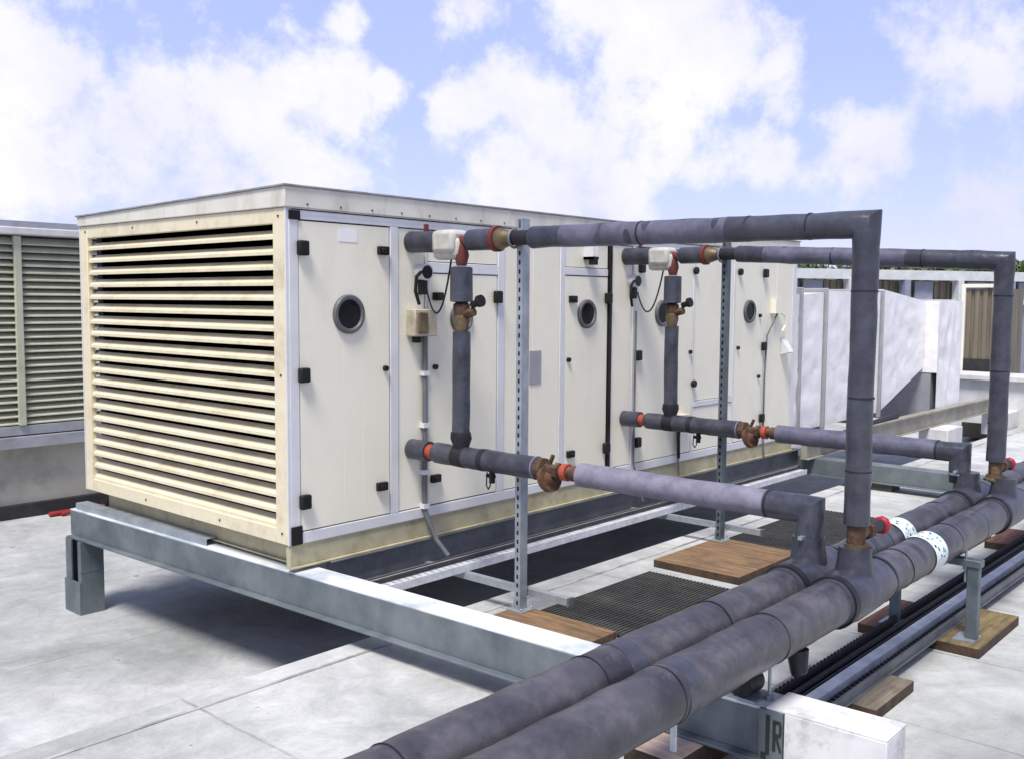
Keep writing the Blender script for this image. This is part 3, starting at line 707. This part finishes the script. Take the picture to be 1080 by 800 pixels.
    b.tube(pts, .006, 6); part(b, 'control_cable', 'black', t)
    return t
br1 = branch(.925, 'nearer branch pipe loop with tall riser down to the main pipes')
branch(3.24, 'farther branch pipe loop, its tall riser at the right edge', -2.81, -2.60, 'insul_tint', 1.79)

# ------------------------------------------------------------------ pipe supports
ps = thing('pipe_support_frame', 'blue grey steel goalpost frame carrying the main pipes on timber blocks', 'pipe support', (2.27, -2.8, -.28)); PSY = .04
b = MB(); b.box(2.25, 2.30, -2.64, -2.59, -.272, .12); b.box(2.25, 2.30, -3.06, -3.0, -.272, .12); b.box(2.24, 2.31, -3.07, -2.55, .121, .160)
part(b, 'frame', 'blue_steel', ps, bevel=.003)
for ya_, yb_ in ((-2.70, -2.55), (-3.06, -2.95)):
    b = MB(); b.box(2.20, 2.35, ya_, yb_, -.280, -.272); part(b, 'foot_plate', 'galv', ps)
b = MB(); b.cyl((2.275, -2.985, .03), (2.275, -2.985, .30), .007, 8); b.cyl((2.275, -2.985, .10), (2.275, -2.985, .119), .016, 6); part(b, 'threaded_rod', 'galv', ps)
ps.location.y += PSY
rs = thing('pipe_roller', 'black roller and rod bearing the main pipe on the cross beam', 'pipe support', (.25, -2.8, -.02))
b = MB(); b.use('insul_dark').cyl((.13, -2.76, .032), (.24, -2.76, .032), .05, 20); b.use('galv').box(.12, .25, -2.83, -2.68, -.0205, -.012)
part(b, 'roller', None, rs)
b = MB(); b.cyl((.20, -2.85, -.02), (.20, -2.85, .2), .007, 8); b.cyl((.2, -2.85, -.02), (.2, -2.85, .0), .016, 6); part(b, 'threaded_rod', 'galv', rs)
b = MB(); b.use('galv').tube([(-2.0, -2.80, .10), (-.4, -2.80, .09), (.13, -2.78, .07)], .016, 12); b.use('galv_bright')
for x in (-.95, -.42): b.cyl((x, -2.80, .095), (x + .05, -2.80, .095), .022, 12); b.box(x, x + .012, -2.81, -2.79, -.03, .09)
tag(b.build('trace_conduit'), 'thin galvanised conduit running below the nearest main pipe', 'conduit')

# ------------------------------------------------------------------ cable trays on the raised deck, right
t = thing('floor_cable_tray', 'dark perforated cable tray on timber blocks beside the main pipes', 'cable tray', (3, -2.66, -.28))
b = MB(); X0, X1 = .42, 11
b.box(X0, X1, -2.685, -2.595, -.2795, -.274); b.box(X0, X1, -2.598, -2.592, -.274, -.235); b.box(X0, X1, -2.688, -2.682, -.274, -.245)
x = X0
while x < X1: b.box(x, x + .02, -2.592, -2.586, -.232, -.222); x += .04
b.box(X0, X1, -2.60, -2.586, -.235, -.231)
part(b, 'tray', 'traydark', t)
b = MB(); b.tube([(X0, -2.64, -.258), (5, -2.65, -.256), (X1, -2.64, -.258)], .015, 8); part(b, 'cable', 'insul_dark', t)
t = thing('floor_strut_channel', 'bright galvanised channel on timber blocks between the dark tray and the outer rail', 'steel channel', (3, -2.73, -.28))
b = MB(); b.box(X0, X1, -2.765, -2.705, -.245, -.24); b.box(X0, X1, -2.765, -2.760, -.279, -.245); b.box(X0, X1, -2.71, -2.705, -.279, -.245); part(b, 'channel', 'galv_bright', t)
t = thing('outer_tray_rail', 'slim grey rail with dark slotted side, outermost of the runs beside the pipes', 'cable tray', (3, -2.82, -.28))
b = MB(); b.use('traydark').box(X0, X1, -2.828, -2.772, -.2795, -.272); x = X0
while x < X1: b.box(x, x + .022, -2.80, -2.775, -.272, -.266); x += .045
part(b, 'slotted_base', None, t)
b = MB(); b.box(X0, X1, -2.845, -2.829, -.2795, -.236); b.box(X0, X1, -2.86, -2.8455, -.2795, -.275); part(b, 'rail', 'steel_grey', t, bevel=.002)

# ------------------------------------------------------------------ duct behind the unit
dt = thing('air_duct', 'white wrapped square air duct leading away from the far end of the unit', 'duct', (8, .6, -.05))
def crumple(name, quads, parent, m='foil', amp=.022):
    b = MB()
    for (a, b_, c, d, nu, nv) in quads:
        a, b_, c, d = map(Vector, (a, b_, c, d)); nrm = (b_ - a).cross(d - a).normalized(); vs = []; fs = []
        for j in range(nv + 1):
            for i in range(nu + 1):
                s, tt = i / nu, j / nv; p = a.lerp(b_, s).lerp(d.lerp(c, s), tt)
                e = min(1, 6 * min(s, 1 - s)) * min(1, 6 * min(tt, 1 - tt))
                p = p + nrm * (mnoise.fractal(p * 6., .8, 2., 4) * amp * e); vs.append(p)
        for j in range(nv):
            for i in range(nu):
                k = j * (nu + 1) + i; fs.append((k, k + 1, k + nu + 2, k + nu + 1))
        b.add(vs, fs)
    return part(b, name, m, parent)
def ductbox(x0, x1, z0a, z0b, z1a, z1b, y0=.1, y1=1.9, amp=.018):
    A = lambda x, y, z: (x, y, z)
    nx = max(4, int((x1 - x0) * 14))
    q = [(A(x0, y0, z0a), A(x1, y0, z0b), A(x1, y0, z1b), A(x0, y0, z1a), nx, 22),
         (A(x0, y0, z1a), A(x1, y0, z1b), A(x1, y1, z1b), A(x0, y1, z1a), nx, 16),
         (A(x1, y1, z0b), A(x0, y1, z0a), A(x0, y1, z1a), A(x1, y1, z1b), 4, 4),
         (A(x0, y1, z0a), A(x0, y0, z0a), A(x0, y0, z1a), A(x0, y1, z1a), 12, 12),
         (A(x1, y0, z0b), A(x1, y1, z0b), A(x1, y1, z1b), A(x1, y0, z1b), 12, 12),
         (A(x1, y0, z0b), A(x0, y0, z0a), A(x0, y1, z0a), A(x1, y1, z0b), 4, 4)]
    return crumple('duct_section', q, dt, amp=amp)
ductbox(6.30, 7.19, .16, .16, 1.60, 1.64); ductbox(7.26, 8.82, .16, .18, 1.66, 1.66); ductbox(8.90, 10.40, .18, .66, 1.70, 1.56)
for x in (6.60, 7.225, 8.86, 8.0):
    b = MB(); b.box(x - .012, x + .012, .062, 1.95, .12, 1.69); part(b, 'duct_flange', 'plate', dt, bevel=.006)
crumple('duct_end_box', [((10.42, 1.6, .60), (10.42, -.08, .60), (10.42, -.08, 1.56), (10.42, 1.6, 1.56), 30, 20),
                         ((10.42, -.08, .1), (11.4, -.08, .1), (11.4, -.08, 1.56), (10.42, -.08, 1.56), 20, 20),
                         ((10.42, -.08, 1.56), (11.4, -.08, 1.56), (11.4, 1.6, 1.56), (10.42, 1.6, 1.56), 10, 20),
                         ((11.4, -.08, .1), (11.4, 1.6, .1), (11.4, 1.6, 1.56), (11.4, -.08, 1.56), 6, 6),
                         ((11.4, 1.6, .1), (10.42, 1.6, .1), (10.42, 1.6, 1.56), (11.4, 1.6, 1.56), 6, 6)], dt)
b = MB(); b.box(10.43, 11.38, .0, 1.5, -.07, .62); part(b, 'duct_plinth', 'house_grey', dt)
b = MB(); b.box(6.3, 14.2, -.16, -.10, -.075, .10); b.box(6.3, 14.2, -.19, -.085, .1, .125); b.box(6.3, 14.2, -.19, -.09, -.09, -.075)
tag(b.build('duct_bearer', 'bearer', bevel=.004), 'long beige steel bearer continuing past the unit under the white duct', 'steel beam')
for (x, lab) in ((9.9, 'nearer grey concrete pier under the duct bearer'), (12.6, 'farther grey concrete pier under the duct bearer')):
    b = MB(); b.box(x, x + .6, -.42, -.05, GH - .1, -.0905); tag(b.build('concrete_pier', 'parapet', bevel=.01), lab, 'pier', 'concrete piers')
b = MB()
b.use('whitewrap').tube([(6.5, -.10, .02), (7.2, -.14, .05), (8.1, -.10, .09)], .05, 12, True, .2)
b.use('insul_dark').tube([(6.6, -.2, .08), (7.6, -.16, .12), (8.9, -.12, .16)], .035, 10, True, .2)
tag(b.build('duct_drain_hose'), 'dark and pale hoses lying along the bearer beside the duct foot', 'hose')

# ------------------------------------------------------------------ background right: steel framed enclosure
en = thing('screened_enclosure', 'pale steel framed enclosure with brown cladding behind the duct', 'enclosure', (18, 3, GL))
A = Vector((15.3, 4.4, 0)); B = Vector((21.5, .6, 0)); dv_ = (B - A).normalized(); nv_ = Vector((-dv_.y, dv_.x, 0)); ln = (B - A).length
T = Matrix((( dv_.x, nv_.x, 0, A.x), (dv_.y, nv_.y, 0, A.y), (0, 0, 1, 0), (0, 0, 0, 1)))
b = MB(); b.box(-3, ln + 6, -.08, .08, 2.02, 2.22, T); b.box(-3, ln + 6, -.06, .06, 1.52, 1.62, T); part(b, 'top_rail', 'fence_steel', en)
for k in range(-2, 9):
    s = k * 1.35
    b = MB(); b.box(s - .07, s + .07, -.1, .1, GL, 2.02, T); part(b, 'frame_post', 'fence_steel' if k % 2 else 'fence_grey', en)
    b = MB(); b.box(s + .3, s + .75, .05, .1, GL, 2.0, T) ; part(b, 'grey_infill', 'fence_grey', en)
b = MB(); s = -3
while s < ln + 6:
    b.box(s, s + .09, .14, .18, GL, 2.0, T); b.box(s + .09, s + .16, .16, .18, GL, 2.0, T); s += .16
part(b, 'cladding', 'screen', en)
en2 = thing('clad_cabinet', 'tall brown ribbed cabinet with pale edge at the right, behind the duct end', 'cabinet', (14.3, .3, GL))
b = MB(); s = .1
while s < .70: b.box(14.1, 14.13, s, s + .07, .5, 1.78); b.box(14.13, 14.15, s + .07, s + .13, .5, 1.78); s += .13
b.box(14.15, 15.2, .1, .7, -.7, 1.78); part(b, 'ribbed_cladding', 'screen', en2)
b = MB(); b.box(14.06, 14.16, .70, .76, .4, 1.8); b.box(14.06, 14.16, .1, .76, 1.8, 1.86); part(b, 'edge_trim', 'cream', en2)
b = MB(); b.box(14.08, 14.14, .1, .7, .4, .62); part(b, 'dark_bottom_band', 'traydark', en2)  # dark band across the bottom of the ribbed cladding
b = MB(); b.box(13.2, 13.9, -7, .75, -.34, .34); b.use('ink')
b.mats = ['parapet', 'parapet']
pw = thing('low_parapet', 'low whitish parapet wall at the far right of the roof', 'parapet', (13.5, -3, GH)); part(b, 'wall', None, pw)
b = MB(); b.box(13.1, 14.0, -7, .8, .34, .42); part(b, 'coping', 'parapet', pw, bevel=.01)

# ------------------------------------------------------------------ background left: louvred plant house
lh = thing('louvred_plant_house', 'olive louvred plant house with grey ledge at the left behind the unit', 'plant house', (1, 6.5, GL))
Y = 5.9; hx0, hx1 = -5, 5.2
b = MB(); b.box(hx0, hx1, Y + .12, Y + 3, GL, .0); part(b, 'plinth', 'house_wall', lh)
b = MB(); b.box(hx0, hx1, Y - .02, Y + .14, -.02, .10); b.box(hx0, hx1, Y + .02, Y + .14, .112, .21); part(b, 'ledge', 'house_grey', lh, bevel=.005)
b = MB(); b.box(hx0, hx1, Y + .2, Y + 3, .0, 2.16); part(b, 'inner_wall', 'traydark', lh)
b = MB(); z = .235; p2 = .0735
while z < 2.12:
    b.prism([(Y + .02, z), (Y + .11, z + p2 * .95), (Y + .116, z + p2 * .95), (Y + .026, z - .012), (Y + .02, z - .012)], 'x', hx0, hx1); z += p2
part(b, 'louvre_blades', 'house_louvre', lh)
for x in (-3.2, -1.15, .93, 3.0):
    b = MB(); b.box(x - .035, x + .035, Y - .01, Y + .04, .215, 2.15); part(b, 'mullion', 'house_louvre', lh, bevel=.004)
b = MB(); b.box(hx0 - .1, hx1 + .1, Y - .06, Y + 3.1, 2.16, 2.235); part(b, 'eaves', 'parapet', lh, bevel=.01)
b = MB(); b.box(hx0 - .1, hx1 + .1, Y - .04, Y + 3.08, 2.2352, 2.30); part(b, 'roof_sheet', 'house_grey', lh)
b = MB(); b.box(hx0, hx1, Y + .04, Y + .118, GL, -.62); part(b, 'base_gap_shade', 'traydark', lh)  # dark strip painted in place of the shaded gap at the plinth foot
rh = thing('red_hose', 'red hose with a white coupling lying at the foot of the plant house', 'hose', (1.4, 5.8, GL))
b = MB(); b.tube([(1.12, 5.78, GL + .03), (1.4, 5.80, GL + .028), (1.8, 5.76, GL + .03), (2.6, 5.8, GL + .03)], .026, 10)
b.tube([(1.22, 5.73, GL + .025), (1.5, 5.74, GL + .05), (1.9, 5.70, GL + .03)], .022, 10); part(b, 'hose_loops', 'hose_red', rh)
b = MB(); b.cyl((1.38, 5.71, GL + .06), (1.43, 5.72, GL + .06), .03, 10); part(b, 'coupling', 'label', rh)

# ------------------------------------------------------------------ trees beyond the roof
def tree(px, dist, top, rad, seed, lab):
    rnd = random.Random(seed); d = px_dir(px, 317); d.z = 0; d.normalize()
    c = Vector((-3.27, -4.57, 0)) + d * dist
    t = thing('broadleaf_tree', lab, 'tree', (c.x, c.y, -9), 'trees beyond the roof')
    b = MB(); b.tube([(c.x, c.y, -9), (c.x + .1, c.y, -5), (c.x, c.y + .1, top - 2.5)], [.35, .25, .1], 10)
    for k in range(6):
        a = k * 1.05; b.tube([(c.x, c.y, -5 + k * .5), (c.x + math.cos(a) * rad * .6, c.y + math.sin(a) * rad * .6, -3.5 + k * .8)], [.12, .03], 6)
    part(b, 'trunk', 'bark', t)
    b = MB(); cl = [(Vector((rnd.gauss(0, rad * .42), rnd.gauss(0, rad * .42), rnd.uniform(-4.5, .1))), rnd.uniform(.7, 1.2)) for _ in range(44)]
    vs = []; fs = []
    for (o, r) in cl:
        for _ in range(110):
            v = Vector((rnd.gauss(0, 1), rnd.gauss(0, 1), rnd.gauss(0, 1))).normalized() * r * rnd.uniform(.6, 1.05) + o
            v.z = min(v.z, 0.) + top - rnd.random() * .25; v.x += c.x; v.y += c.y
            n1 = Vector((rnd.gauss(0, 1), rnd.gauss(0, 1), rnd.gauss(0, 1))).normalized(); n2 = n1.orthogonal().normalized(); s = rnd.uniform(.14, .27)
            k = len(vs); vs += [v - n1 * s, v + n2 * s * .5, v + n1 * s, v - n2 * s * .5]; fs.append((k, k + 1, k + 2, k + 3))
    b.add(vs, fs); part(b, 'crown', 'leaf', t)
for i, (px, lab) in enumerate(((850, 'first green tree beyond the roof, just past the end of the unit'), (912, 'green treetop beyond the roof behind the near riser'),
                               (970, 'green treetop beyond the roof between the two tall risers'), (1030, 'green treetop beyond the roof just left of the far riser'),
                               (1095, 'last green tree beyond the roof, at the right edge'))):
    tree(px, 44 + (i % 2) * 4, 3.2, 2.5, i + 3, lab)
